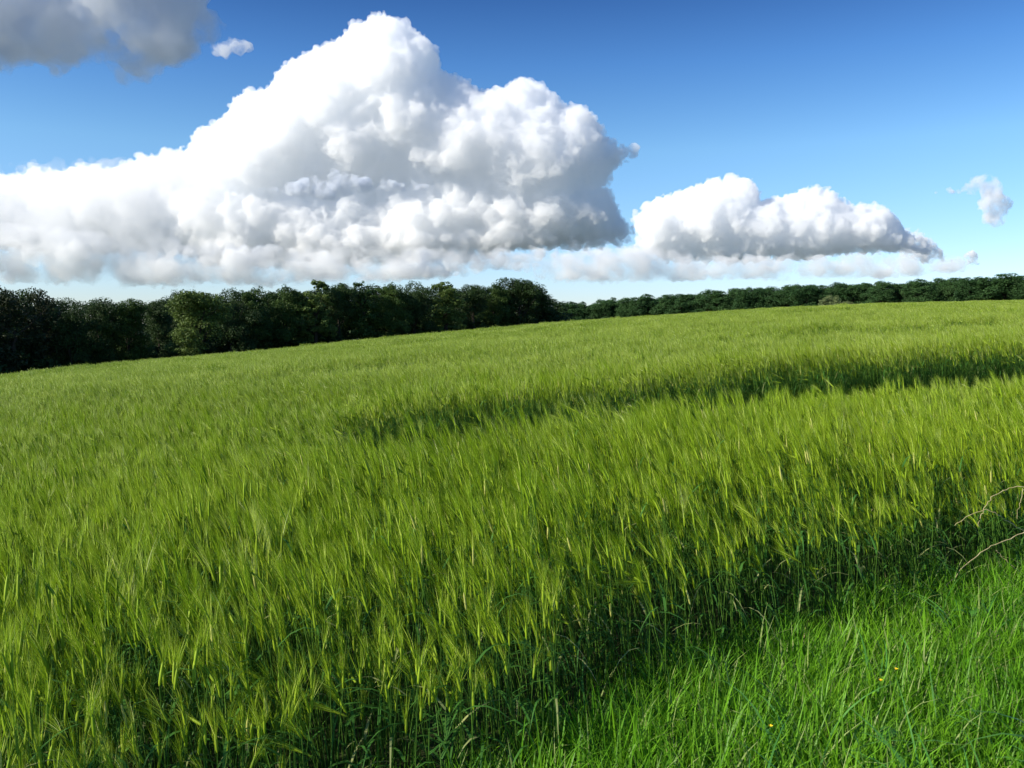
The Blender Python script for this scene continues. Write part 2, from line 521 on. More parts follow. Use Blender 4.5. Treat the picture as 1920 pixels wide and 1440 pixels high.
def crop_points():
    P, Ro, Sc, Ix = [], [], [], []
    tiers = [(0.6, 17.0, 0.145, 0, NEAR), (17.0, 42.0, 0.27, NEAR + SHEEN, MID), (42.0, 190.0, 0.80, NEAR + SHEEN + MID, FAR)]
    for (y0, y1, sp, i0, n) in tiers:
        x, y = jitter_grid(-0.95 * y1 - 2, 0.95 * y1 + 2, max(y0 - 2.5, .6), y1 + 2.5, sp)
        yw = y + 1.2 * np.sin(x * .7) + .8 * np.sin(x * 1.9 + 1)        # the kinds of clump meet along a wavy, not a straight, line
        keep = (np.abs(x) < 0.72 * y + 1.5) & ((yw >= y0) | (y0 < 1)) & (yw < y1)
        x, y = x[keep], y[keep]
        s, d = edge_side(x, y)
        keep = (d < -0.02) & ~in_gap(x, y)
        D = np.interp(np.clip(x / y, -1, 1), _us, _ds)
        keep &= y < D * 1.22
        x, y, d = x[keep], y[keep], d[keep]
        k = len(x)
        z = ground(x, y)
        lodge = noise2(x, y, 0.9, 3)
        al, ac = x * .87 + y * .5, -x * .5 + y * .87              # bands run with the drill rows
        roll = noise2(al * .14, ac * 1.0, 1.1, 5) * np.clip((y - 5) / 9, .35, 1) * np.clip(1 + y / 40, 1, 2.2) * .75
        hs = 1.0 + 0.12 * roll + 0.06 * lodge + rng.normal(0, 0.075, k)
        hs *= np.where(d > -0.35, rng.uniform(0.68, 0.98, k), 1.0)
        q = near_edge(x) - y                                     # trampled rim on the near side of the wide gap
        hs *= np.where((q > 0) & (q < 0.9) & (x > -1.3), 0.76 + 0.24 * np.clip(q, 0, .9), 1.0)
        q2 = y - np.interp(x, GAP_FAR[:, 0], GAP_FAR[:, 1])
        hs *= np.where((q2 > 0) & (q2 < 1.0) & (x > -1.3), 1.08, 1.0)
        rz = rng.normal(0, 0.45, k) + 0.3 * lodge
        rim = (q > -0.1) & (q < 0.8) & (x > -1.3)
        hs = np.where(rim, 0.76 + (hs - 0.76) * 0.15, hs)
        t = (0.05 + 0.06 * lodge + .05 * roll) * np.clip(1 - x / np.maximum(y, 1), .25, 1.4) + rng.normal(0, 0.05, k)         # bending with the wind
        t = np.where(rim, t * .3, t)
        P.append(np.stack([x, y, z - 0.01], 1))
        Ro.append(np.stack([-t * WIND.y, t * WIND.x, rz], 1))
        wsc = np.ones(k)
        Sc.append(np.stack([wsc, wsc, hs], 1))
        ix = rng.integers(i0, i0 + n, k)
        if i0 == 0:
            sheen = rng.random(k) < np.clip((y - 4.5) / 11 + .12 * lodge, 0.05, 1)
            ix = np.where(sheen, rng.integers(NEAR, NEAR + SHEEN, k), ix)
        Ix.append(ix)
    return np.concatenate(P), np.concatenate(Ro), np.concatenate(Sc), np.concatenate(Ix)
P, Ro, Sc, Ix = crop_points()
crop = scatter_object("barley_crop", P, Ro, Sc, Ix, clumps)
tag(crop, "green bearded barley crop covering the whole sloping field", "barley", kind="stuff")

# ------------------------------------------------------------------ verge grass
def blade(mb, base, L, a, curve, wd, mat, up=1.0, ns=4):
    out_ = Vector((math.cos(a), math.sin(a), 0))
    sd = Vector((-out_.y, out_.x, 0)) * math.cos(R.uniform(-.7, .7)) + Vector((0, 0, R.uniform(-.3, .3)))
    pts = []
    p = base.copy()
    th = R.uniform(0.02, 0.35)
    for i in range(ns + 1):
        pts.append(p.copy())
        p = p + (out_ * math.sin(th) + Vector((0, 0, math.cos(th) * up))) * (L / ns)
        th += curve / ns
    ws = [wd * (0.75 + 0.5 * (i / ns) if i < ns * .4 else 1.05 * (1 - ((i / ns) - .4) / .6)) + 0.0004 for i in range(ns + 1)]
    mb.ribbon(pts, ws, sd.normalized(), mat)

M_STRAW = leaf_mat("dry_straw", (0.30, 0.26, 0.11), (0.46, 0.40, 0.20), trans=0.25, scale=2.2, rnd=0.3)
M_WEED = leaf_mat("weed_leaf", (0.045, 0.16, 0.020), (0.09, 0.24, 0.04), trans=0.30, scale=2.2, rnd=0.3)
tufts = bpy.data.collections.new("grass_kit")
GM = [M_GRASS, M_BROAD, M_STRAW, M_WEED]
NG, NL, NW = 12, 6, 4
for i in range(NG):
    mb = MB()
    for k in range(34):
        r, a = 0.10 * math.sqrt(R.random()), R.uniform(0, math.tau)
        blade(mb, Vector((r * math.cos(a), r * math.sin(a), 0)), R.uniform(0.12, 0.30), R.uniform(0, math.tau), R.uniform(0.1, 1.6), R.uniform(0.004, 0.008), 0)
    proto(f"tuft_a{i:02d}", mb, GM, tufts)
for i in range(NL):        # long arching broad blades
    mb = MB()
    a0 = R.uniform(0, math.tau)
    for k in range(R.randint(3, 6)):
        blade(mb, Vector((R.gauss(0, .03), R.gauss(0, .03), 0)), R.uniform(0.30, 0.52), a0 + R.gauss(0, 1.2), R.uniform(1.3, 2.8), R.uniform(0.005, 0.010), 1, ns=7)
    proto(f"tuft_b{i:02d}", mb, GM, tufts)
for i in range(NW):        # low leafy growth at the bottom of the sward
    mb = MB()
    for k in range(40):
        r, a = 0.10 * math.sqrt(R.random()), R.uniform(0, math.tau)
        blade(mb, Vector((r * math.cos(a), r * math.sin(a), 0)), R.uniform(0.04, 0.12), R.uniform(0, math.tau), R.uniform(0.6, 2.2), R.uniform(0.005, 0.010), 0, ns=3)
    proto(f"tuft_c{i:02d}", mb, GM, tufts)

NS, NB = 4, 4
for i in range(NS):        # flowering grass stems with loose heads, and dry straws lying about
    mb = MB()
    for k in range(R.randint(2, 4)):
        b = Vector((R.gauss(0, .04), R.gauss(0, .04), 0)); hh = R.uniform(.34, .52)
        ln = Vector((R.gauss(0, .07), R.gauss(0, .07), 0))
        pts = [b + Vector((0, 0, hh * t)) + ln * t * t for t in (0, .35, .7, 1)]
        mb.tube(pts, [.0014, .0012, .001, .0007], 3, 0)
        for q in range(16):
            t = R.uniform(.0, .11); p = pts[-1] - Vector((0, 0, t)); a = R.uniform(0, math.tau); rr_ = .004 + .10 * t
            e = p + Vector((math.cos(a) * rr_ * 2, math.sin(a) * rr_ * 2, .012))
            mb.ribbon([p, e, e + (e - p) * .5], [.0008, .003, .0008], Vector((-math.sin(a), math.cos(a), 0)), 2 if R.random() < .25 else 0)
    for k in range(3):
        a = R.uniform(0, math.tau)
        blade(mb, Vector((R.gauss(0, .05), R.gauss(0, .05), .05)), R.uniform(.2, .4), a, R.uniform(1.0, 1.8), .004, 2, ns=5)
    proto(f"tuft_d{i:02d}", mb, GM, tufts)
for i in range(NB):        # broad-leaved weeds: rosettes of oval leaves
    mb = MB()
    for k in range(R.randint(9, 15)):
        a = R.uniform(0, math.tau); o_ = Vector((math.cos(a), math.sin(a), 0)); sd = Vector((-o_.y, o_.x, R.uniform(-.3, .3)))
        b = Vector((R.gauss(0, .02), R.gauss(0, .02), R.uniform(0, .14))); L = R.uniform(.05, .10); w_ = L * R.uniform(.35, .55)
        pts = [b + o_ * L * t + Vector((0, 0, L * (1.0 * t - .8 * t * t))) for t in (0, .2, .45, .7, .9, 1)]
        mb.ribbon(pts, [.003, w_ * .5, w_, w_ * .85, w_ * .4, .001], sd.normalized(), 3)
    proto(f"tuft_e{i:02d}", mb, GM, tufts)

def verge_points():
    x, y = jitter_grid(-6, 12, -0.8, 12, 0.072)
    s, d = edge_side(x, y)
    keep = (d > -0.22) & (np.hypot(x, y) > 0.55) & (d < 7)
    keep &= (d > 0.05) | (rng.random(len(x)) < 0.5)
    x, y, d = x[keep], y[keep], d[keep]
    k = len(x)
    r = rng.random(k)
    idx = np.where(r < 0.70, rng.integers(0, NG, k), np.where(r < 0.70 + 0.10 * np.clip(d, 0.1, 1.5), rng.integers(NG, NG + NL, k), rng.integers(NG + NL, NG + NL + NW, k)))
    r2 = rng.random(k)
    idx = np.where(r2 < 0.008, NG + NL + NW + rng.integers(0, NS, k), np.where(r2 > 0.996, NG + NL + NW + NS + rng.integers(0, NB, k), idx))
    hgt = 0.80 + 0.22 * noise2(x, y, 1.6, 9) + 0.30 * np.clip(d - 0.6, 0, 1.5) + rng.normal(0, .12, k)
    hgt = np.clip(hgt, 0.4, 1.7)
    pts = np.stack([x, y, ground(x, y) - 0.005], 1)
    rot = np.stack([rng.normal(0, .10, k), rng.normal(-.06, .10, k), rng.uniform(0, 6.28, k)], 1)
    scl = np.stack([np.clip(hgt, .8, 1.2), np.clip(hgt, .8, 1.2), hgt], 1)
    return pts, rot, scl, idx
P, Ro, Sc, Ix = verge_points()
tag(scatter_object("verge_grass", P, Ro, Sc, Ix, tufts), "lush bright green verge grass in front of the barley", "grass", kind="stuff")

# sparse dark weeds standing in the wheel tracks
def track_points():
    x, y = jitter_grid(-14, 34, 4, 34, 0.22)
    keep = in_gap(x, y) & (np.abs(x) < 0.75 * y + 1)
    x, y = x[keep], y[keep]; k = len(x)
    return (np.stack([x, y, ground(x, y)], 1), np.stack([rng.normal(0, .1, k), rng.normal(0, .1, k), rng.uniform(0, 6.28, k)], 1),
            np.repeat(rng.uniform(0.5, 1.1, k)[:, None], 3, 1), rng.integers(0, NG, k))
P, Ro, Sc, Ix = track_points()
tag(scatter_object("track_grass", P, Ro, Sc, Ix, tufts), "short grass growing in the wheel tracks through the crop", "grass", kind="stuff")

# ------------------------------------------------------------------ trees
def crown_mesh(name, lobes, n, leaf, seed, flat=1.0):
    """lobes: (x,y,z,rx,rz). Leaf-sized faces through the shells of many small lobes."""
    r = np.random.default_rng(seed)
    # break every lobe into sub clumps sitting on its surface
    sub = []
    for (x, y, z, rx, rz) in lobes:
        m = max(6, int(26 * (rx / 1.6) ** 1.3))
        for k in range(m):
            d = r.normal(size=3); d /= np.linalg.norm(d)
            if d[2] < -0.55: continue
            q = r.uniform(0.65, 1.05)
            sub.append((x + d[0] * rx * q, y + d[1] * rx * q, z + d[2] * rz * q, r.uniform(.30, .55) * rx, d))
    vol = np.array([s[3] ** 2 for s in sub]); vol /= vol.sum()
    pick = r.choice(len(sub), n, p=vol)
    c = np.array([s[:3] for s in sub])[pick]; rad = np.array([s[3] for s in sub])[pick]
    d = r.normal(size=(n, 3)); d /= np.linalg.norm(d, axis=1)[:, None]
    p = c + d * (rad * r.uniform(0.45, 1.05, n) ** 0.6)[:, None] * np.array([1, 1, 0.8])
    nrm = d + r.normal(0, .7, (n, 3)) + np.array([0, 0, .4]); nrm /= np.linalg.norm(nrm, axis=1)[:, None]
    a = np.cross(nrm, r.normal(size=(n, 3))); a /= np.linalg.norm(a, axis=1)[:, None]
    b = np.cross(nrm, a)
    s = leaf * r.uniform(.6, 1.3, n)[:, None]
    v = np.stack([p - a * s, p - b * s * .55 + nrm * s * .15, p + a * s, p + b * s * .55 + nrm * s * .15], 1).reshape(-1, 3)
    f = np.arange(4 * n).reshape(n, 4)
    me = bpy.data.meshes.new(name)
    me.from_pydata(v.tolist(), [], f.tolist())
    return me

def trunk_mesh(name, h, r0, seed, limbs=7, spread=2.6):
    rr = random.Random(seed)
    mb = MB()
    pts = [Vector((0, 0, -0.6))]
    for i in range(1, 7):
        pts.append(Vector((rr.gauss(0, .09) * i * .5, rr.gauss(0, .09) * i * .5, h * .85 * i / 6)))
    mb.tube(pts, [r0 * 1.25, r0, r0 * .85, r0 * .7, r0 * .5, r0 * .3, r0 * .12], 8, 0)
    for k in range(limbs):
        i = rr.randint(2, 5); p = pts[i]
        a = rr.uniform(0, math.tau); L = spread * rr.uniform(.6, 1.1)
        d = Vector((math.cos(a), math.sin(a), rr.uniform(.35, 1.1)))
        lp = [p + d * L * t + Vector((0, 0, .35 * L * t * t)) + Vector((rr.gauss(0, .06), rr.gauss(0, .06), 0)) for t in (0, .3, .65, 1)]
        mb.tube(lp, [r0 * .42, r0 * .3, r0 * .18, r0 * .05], 6, 0)
    return mb.mesh(name, [M_BARK])

def lobes_broad(rr, H, W):
    L = []
    for k in range(24):
        t = rr.random()
        z = H * (.14 + .74 * t)
        w_ = W * math.sqrt(max(0.05, 1 - ((t - .42) / .68) ** 2))
        a = rr.uniform(0, math.tau); q = rr.uniform(.25, .85)
        s = rr.uniform(.26, .42) * W
        L.append((math.cos(a) * w_ * q, math.sin(a) * w_ * q, z, s, s * rr.uniform(.7, .95)))
    L.append((0, 0, H * .5, W * .55, H * .3)); L.append((0, 0, H * .84, W * .36, H * .13))
    return L
def lobes_tall(rr, H, W):
    L = []
    for k in range(22):
        t = (k + rr.random()) / 22
        z = H * (.10 + .80 * t)
        w_ = W * (1 - .55 * t ** 3)
        a = rr.uniform(0, math.tau)
        s = W * rr.uniform(.34, .50) * (1 - .25 * t)
        L.append((math.cos(a) * w_ * .55, math.sin(a) * w_ * .55, z, s, s * 1.1))
    L.append((0, 0, H * .45, W * .55, H * .3))
    return L
def lobes_spire(rr, H, W):
    L = []
    for k in range(18):
        t = (k + rr.random()) / 18
        z = H * (.08 + .88 * t)
        w_ = W * (1 - t) ** .7
        a = rr.uniform(0, math.tau); s = W * rr.uniform(.28, .42) * (1 - .6 * t)
        L.append((math.cos(a) * w_ * .55, math.sin(a) * w_ * .55, z, s, s * 1.4))
    return L
def lobes_bush(rr, H, W):
    L = []
    for k in range(11):
        a = rr.uniform(0, math.tau); q = rr.uniform(0, .75) * W
        s = W * rr.uniform(.28, .42)
        L.append((math.cos(a) * q, math.sin(a) * q, H * (.2 + .5 * rr.random() * (1 - .5 * q / W)), s, s * .9 * H / W))
    return L

PROTO = {}
def make_tree_kit(key, fn, H, W, mat, n, leaf, seed, r0=.28):
    rr = random.Random(seed)
    cm = crown_mesh("crown", fn(rr, H, W), n, leaf, seed)
    cm.materials.append(M_LEAFS[mat])
    tm = trunk_mesh("trunk", H * .85, r0, seed, spread=W * .8)
    PROTO.setdefault(key, []).append((cm, tm, H, W))
for s in range(3):
    make_tree_kit("dark", lobes_broad, 11, 3.9, "dark", 26000, .115, 100 + s)
    make_tree_kit("mid", lobes_broad, 11, 3.7, "mid", 26000, .115, 200 + s)
    make_tree_kit("deep", lobes_broad, 13, 5.0, "deep", 15000, .20, 300 + s)
for s in range(3):
    make_tree_kit("deep", lobes_tall, 13, 4.0, "deep", 14000, .20, 350 + s)
for s in range(2):
    make_tree_kit("tall", lobes_tall, 12, 2.6, "mid", 11000, .16, 400 + s)
    make_tree_kit("paletall", lobes_tall, 12, 2.6, "pale", 11000, .16, 450 + s)
    make_tree_kit("pale", lobes_broad, 10, 3.4, "pale", 17000, .135, 500 + s)
    make_tree_kit("brown", lobes_tall, 12, 3.2, "brown", 6500, .17, 600 + s)
make_tree_kit("spire", lobes_spire, 13, 2.4, "mid", 7000, .17, 700)
make_tree_kit("bush", lobes_bush, 4, 3.0, "dark", 4500, .17, 800, r0=.10)
make_tree_kit("palebush", lobes_bush, 5, 3.4, "palebush", 5000, .19, 801, r0=.12)

FIRST = {}
def place_tree(name, key, px, top, wpx, y, label, cat, group, var=None, zoff=0.0):
    """a tree whose crown is wpx wide and reaches up to picture row top when it stands at depth y"""
    opts = PROTO[key]
    v = R.randrange(len(opts)) if var is None else var % len(opts)
    cm, tm, H, W = opts[v]
    d = ray(px, top)
    x = d.x * y
    zg = gz(x, y) + zoff
    ztop = EYE + d.z * y
    sz = max(ztop - zg, 1.0) / (H * 0.985)
    sx = 1.36 * (wpx / F * y) / (2 * W * 1.08)
    if (key, v) not in FIRST:
        e = bpy.data.objects.new(name, None); COL.objects.link(e)
        t = bpy.data.objects.new("trunk", tm); COL.objects.link(t); t.parent = e
        c = bpy.data.objects.new("crown", cm); COL.objects.link(c); c.parent = e
        FIRST[(key, v)] = (e, t, c)
    else:
        s = FIRST[(key, v)]
        e = s[0].copy(); COL.objects.link(e)
        e.name = name
        for ch in s[1:]:
            q = ch.copy(); COL.objects.link(q); q.parent = e
    e.empty_display_size = 0.5
    e.location = (x, y, zg)
    e.scale = (sx, sx, sz)
    e.rotation_euler = (0, 0, R.uniform(0, math.tau))
    return tag(e, label, cat, group)

GL = "trees of the dark wood on the left"
LEFT = [  # kind, px, top row, width px, depth, label
    ("brown", -60, 528, 130, 92, "brown-tinged dark tree cut off by the left edge of the photo"),
    ("brown", 22, 532, 95, 94, "thin-topped brownish tree, first whole crown at the left end of the wood"),
    ("brown", 78, 533, 70, 97, "brownish dark tree just before the skyline drops at the left"),
    ("dark", 128, 557, 66, 98, "low dark tree right of the tall brownish ones"),
    ("dark", 182, 561, 74, 101, "dark rounded low tree left of the sunlit green crown"),
    ("mid", 240, 558, 78, 104, "green domed tree in the lowest dip of the skyline"),
    ("dark", 296, 561, 56, 112, "small dark crown left of the big leafy pale tree"),
    ("dark", 332, 543, 56, 122, "dark knobbly crown sticking up behind the big leafy tree"),
    ("pale", 368, 546, 100, 104, "large sunlit leafy tree standing forward of the dark wood"),
    ("dark", 432, 539, 70, 124, "dark tree right behind the large sunlit leafy tree"),
    ("mid", 478, 536, 78, 128, "broad mid green tree right of the sunlit leafy tree"),
    ("mid", 534, 533, 70, 132, "rounded green tree left of the pointed pale crown"),
    ("paletall", 590, 518, 62, 134, "pale pointed tree rising above its neighbours in the wood's middle"),
    ("dark", 636, 528, 64, 138, "flat-topped dark tree right of the pale pointed one"),
    ("tall", 683, 521, 56, 140, "narrow tree with a dark tuft standing above the wood's top"),
    ("mid", 730, 529, 66, 143, "green tree right of the narrow tufted one"),
    ("dark", 776, 526, 66, 147, "dark tree with an even rounded top, mid wood"),
    ("paletall", 836, 523, 66, 150, "pale feathery tree in the right half of the left wood"),
    ("dark", 888, 531, 60, 155, "dark tree between the feathery tree and the wood's end"),
    ("mid", 925, 530, 56, 160, "slightly lower green tree left of the tall end tree"),
    ("dark", 972, 519, 84, 164, "tall domed dark tree, the last big one before the wood ends"),
    ("dark", 1008, 545, 56, 170, "shorter dark tree on the right shoulder of the tall end tree"),
    ("dark", 1034, 566, 30, 182, "smallest dark tree where the left wood runs out"),
]
for (k, px, top, wpx, y, lab) in LEFT:
    place_tree("woodland_tree", k, px, top, wpx, y, lab, "tree", GL)
# second rank of the same wood, seen only in gaps between the front crowns
for i in range(26):
    px = -120 + i * 45 + R.uniform(-12, 12)
    top = np.interp(px, [-120, 85, 120, 280, 340, 590, 960, 1000, 1045], [538, 542, 564, 566, 550, 536, 534, 552, 578]) + R.uniform(-2, 8)
    place_tree("woodland_tree", "dark", px, top, 112, float(np.interp(px, [0, 1000], [112, 185])), "dark tree filling a gap behind the front crowns of the left wood", "tree", "second row of the left wood")
for i in range(9):       # the wood goes on beyond the left edge and keeps the sun off its front
    place_tree("woodland_tree", "dark", -190 - i * 75, 525, 150, 92 - i * 3, "dark tree of the left wood beyond the left edge of the photo", "tree", "wood beyond the left edge")
# bushes along the foot of the left wood
BUSH = [(-40, 640, 150), (40, 640, 130), (110, 632, 120), (175, 630, 120), (235, 622, 110), (300, 628, 110), (345, 640, 70), (440, 618, 100), (500, 612, 100),
        (565, 606, 95), (625, 600, 95), (690, 596, 90), (750, 592, 90), (810, 588, 85), (870, 584, 80), (930, 580, 80), (985, 578, 70), (1030, 582, 50)]
ORD = ["first", "second", "third", "fourth", "fifth", "sixth", "seventh", "eighth", "ninth", "tenth", "eleventh", "twelfth", "thirteenth", "fourteenth", "fifteenth", "sixteenth", "seventeenth",
       "eighteenth", "nineteenth", "twentieth", "twenty-first", "twenty-second", "twenty-third", "twenty-fourth", "twenty-fifth", "twenty-sixth", "twenty-seventh", "twenty-eighth", "twenty-ninth", "thirtieth"]
for i, (px, top, wpx) in enumerate(BUSH):
    place_tree("woodland_bush", "bush", px, top, wpx, float(np.interp(px, [0, 1040], [93, 172])), f"dark bush at the foot of the left wood, {ORD[i]} from the left", "bush", "bushes at the foot of the left wood")

# far wood on the right
RX = np.array([1040, 1100, 1200, 1300, 1400, 1480, 1550, 1620, 1700, 1760, 1840, 1920, 2100])
RT = np.array([570, 566, 556, 547, 539, 536, 533, 531, 529, 522, 516, 516, 514])
n = 0
px = 1046.0
RIGHT = []
while px < 1990:
    wd = R.uniform(20, 44) * float(np.interp(px, [1040, 1920], [0.85, 1.45]))
    RIGHT.append((px + wd * .5, wd)); px += wd * 0.72
for i, (px, wd) in enumerate(RIGHT):
    top = float(np.interp(px, RX, RT)) + R.uniform(-3, 4)
    y = float(np.interp(px, [1040, 1920], [560, 400])) + R.uniform(-8, 8)
    j = len(RIGHT) - 1 - i
    lab = f"round green crown in the far wood, {ORD[j]} from the photo's right edge" if j < 16 else f"dark green crown in the far wood, {ORD[i]} from the wood's left end"
    place_tree("far_tree", "deep", px, top, wd * 1.25, y, lab, "tree", "trees of the far wood on the right")
for i in range(30):
    px = 1050 + i * 33
    top = float(np.interp(px, RX, RT)) + R.uniform(2, 8)
    place_tree("far_tree", "deep", px, top, 62, float(np.interp(px, [1040, 1920], [585, 425])), "dark green crown showing between the front trees of the far wood", "tree", "second row of the far wood")
place_tree("far_tree", "paletall", 1643, 525, 22, 520, "pale crown peeping over the top of the far wood", "tree", None)
place_tree("hedge_bush", "palebush", 1556, 553, 40, 190, "pale grey-green willow bush standing before the far wood", "bush", None)
place_tree("hedge_bush", "palebush", 1586, 564, 26, 192, "small low bush at the right foot of the pale willow bush", "bush", None)
place_tree("hedge_bush", "bush", 1105, 594, 42, 150, "small rounded dark bush just over the crest of the field", "bush", None)

# ------------------------------------------------------------------ dead bramble canes and small flowers at the verge
def at(px, py, y):
    d = ray(px, py)
    return Vector((d.x * y, y, EYE + d.z * y))
def smooth_path(pts, k=6):
    P_ = [pts[0]] + pts + [pts[-1]]
    o = []
    for i in range(1, len(P_) - 2):
        for j in range(k):
            t = j / k
            a, b, c, d = P_[i - 1], P_[i], P_[i + 1], P_[i + 2]
            o.append(0.5 * ((2 * b) + (c - a) * t + (2 * a - 5 * b + 4 * c - d) * t * t + (3 * b - a - 3 * c + d) * t ** 3))
    o.append(pts[-1])
    return o
br = bpy.data.objects.new("dead_bramble", None); COL.objects.link(br)
b0 = at(1990, 1080, 4.7)
br.location = (b0.x, b0.y, gz(b0.x, b0.y))
tag(br, "dry leafless pale bramble canes arching in at the right edge of the verge", "bramble")
def cane(pts, r0, r1):
    sp = smooth_path([p - br.location for p in pts])
    mb = MB()
    n_ = len(sp)
    jit = [Vector((R.gauss(0, .003), R.gauss(0, .003), R.gauss(0, .003))) for _ in sp]
    mb.tube([p + j for p, j in zip(sp, jit)], [.58 * (r0 + (r1 - r0) * i / n_) for i in range(n_)], 6, 0)
    o = bpy.data.objects.new("cane", mb.mesh("cane", [M_CANE])); COL.objects.link(o); o.parent = br
root_ = Vector((b0.x, b0.y, gz(b0.x, b0.y)))
cane([at(1764, 1112, 4.5), at(1790, 1082, 4.5), at(1820, 1052, 4.5), at(1860, 1024, 4.55), at(1900, 1006, 4.6), at(1960, 985, 4.65), at(2030, 1010, 4.7), root_], .0032, .0062)
cane([at(1790, 985, 4.6), at(1838, 957, 4.6), at(1870, 965, 4.6), at(1900, 985, 4.65), at(1945, 1012, 4.7), at(1985, 1060, 4.7), root_ + Vector((.05, .02, 0))], .0028, .0055)
cane([at(1835, 988, 4.62), at(1840, 965, 4.62), at(1852, 942, 4.62), at(1880, 920, 4.65), at(1920, 912, 4.65), at(1970, 925, 4.7), at(2010, 1020, 4.7), root_ + Vector((.1, 0, 0))], .0026, .0055)
cane([at(1906, 972, 4.6), at(1913, 940, 4.6), at(1919, 915, 4.63)], .0018, .003)
cane([at(1868, 1032, 4.45), at(1880, 1045, 4.45), at(1900, 1062, 4.45), at(1930, 1085, 4.5), at(1985, 1120, 4.6), root_ + Vector((0, .05, 0))], .0020, .0038)

def flower(px, py, y, label):
    p = at(px, py, y)
    zg = gz(p.x, p.y)
    e = bpy.data.objects.new("yellow_flower", None); COL.objects.link(e); e.location = (p.x, p.y, zg)
    tag(e, label, "flower", "small yellow flowers in the verge grass")
    h = max(p.z - zg, .08)
    mb = MB(); mb.tube([Vector((0, 0, 0)), Vector((.01, 0, h * .5)), Vector((0, 0, h))], [.0012, .001, .0008], 5, 0)
    o = bpy.data.objects.new("stem", mb.mesh("stem", [M_STEM])); COL.objects.link(o); o.parent = e
    mb = MB()
    for k in range(5):
        a = k * math.tau / 5
        c, s = Vector((math.cos(a), math.sin(a), 0)), Vector((-math.sin(a), math.cos(a), 0))
        pts = [Vector((0, 0, h)) + c * t * .007 + Vector((0, 0, .006 * t ** .6)) for t in (0, .5, 1)]
        mb.ribbon(pts, [.002, .006, .004], s, 0)
    o = bpy.data.objects.new("petals", mb.mesh("petals", [M_PETAL])); COL.objects.link(o); o.parent = e
flower(1445, 1363, 2.75, "small yellow flower low in the grass near the bottom edge")
flower(1651, 1277, 3.0, "small yellow flower beside a long lying grass blade")
flower(1680, 1256, 3.1, "tiny orange-yellow flower, uppermost of the three in the verge")

# ------------------------------------------------------------------ clouds
def pip(poly, x, y):
    ins = np.zeros(x.shape, bool)
    n_ = len(poly)
    for i in range(n_):
        x0, y0 = poly[i]; x1, y1 = poly[(i + 1) % n_]
        c = ((y0 > y) != (y1 > y)) & (x < (x1 - x0) * (y - y0) / (y1 - y0 + 1e-9) + x0)
        ins ^= c
    return ins
def dist_poly(poly, x, y):
    d = np.full(x.shape, 1e9)
    n_ = len(poly)
    for i in range(n_):
        a = np.array(poly[i], float); b = np.array(poly[(i + 1) % n_], float)
        ab = b - a
        t = np.clip(((x - a[0]) * ab[0] + (y - a[1]) * ab[1]) / (ab @ ab + 1e-9), 0, 1)
        d = np.minimum(d, np.hypot(x - a[0] - t * ab[0], y - a[1] - t * ab[1]))
    return d

def ico(sub):
    bm = bmesh.new(); bmesh.ops.create_icosphere(bm, subdivisions=sub, radius=1.0)
    bm.verts.ensure_lookup_table()
    v = np.array([p.co[:] for p in bm.verts]); f = np.array([[q.index for q in p.verts] for p in bm.faces])
    bm.free()
    return v, f
ICO1, ICO2 = ico(1), ico(2)

def fbm(x, y, sc, seed):
    return 0.6 * noise2(x, y, sc, seed) + 0.3 * noise2(x, y, sc * 2.3, seed + 1) + 0.15 * noise2(x, y, sc * 5, seed + 2)

def puffs(poly, n, rmin, rmax, thick, depth, seed, rough=.3, face=1.0, freq=.03):
    """spheres over the billowing front and the back of a cloud whose outline is poly; x, y, depth, radius in px"""
    r = np.random.default_rng(seed)
    P_ = np.array(poly, float)
    m = n * 6
    x = r.uniform(P_[:, 0].min(), P_[:, 0].max(), m); y = r.uniform(P_[:, 1].min(), P_[:, 1].max(), m)
    k = pip(poly, x, y); x, y = x[k][:n], y[k][:n]
    d = dist_poly(poly, x, y)
    bul = np.sqrt(np.minimum(d, 3 * rmax) * 2.2 * rmax) * thick
    bul = bul * np.clip(1 + rough * fbm(x, y, freq, seed) , .15, 2)
    sgn = np.where(r.random(len(x)) < .72, -face, .6)
    rad = np.clip(rmin * (rmax / rmin) ** (r.random(len(x)) ** 1.7), rmin, np.maximum(d * .95, rmin))
    z = depth + sgn * np.maximum(bul - rad * .6, 0)
    # solid core
    kc = r.random(len(x)) < .35
    core = np.stack([x[kc], y[kc], depth + r.uniform(-.4, .45, kc.sum()) * bul[kc], np.clip(np.minimum(d[kc] * .9, bul[kc] * .45), rmin, 2 * rmax)], 1)
    return np.concatenate([np.stack([x, y, z, rad], 1), core])

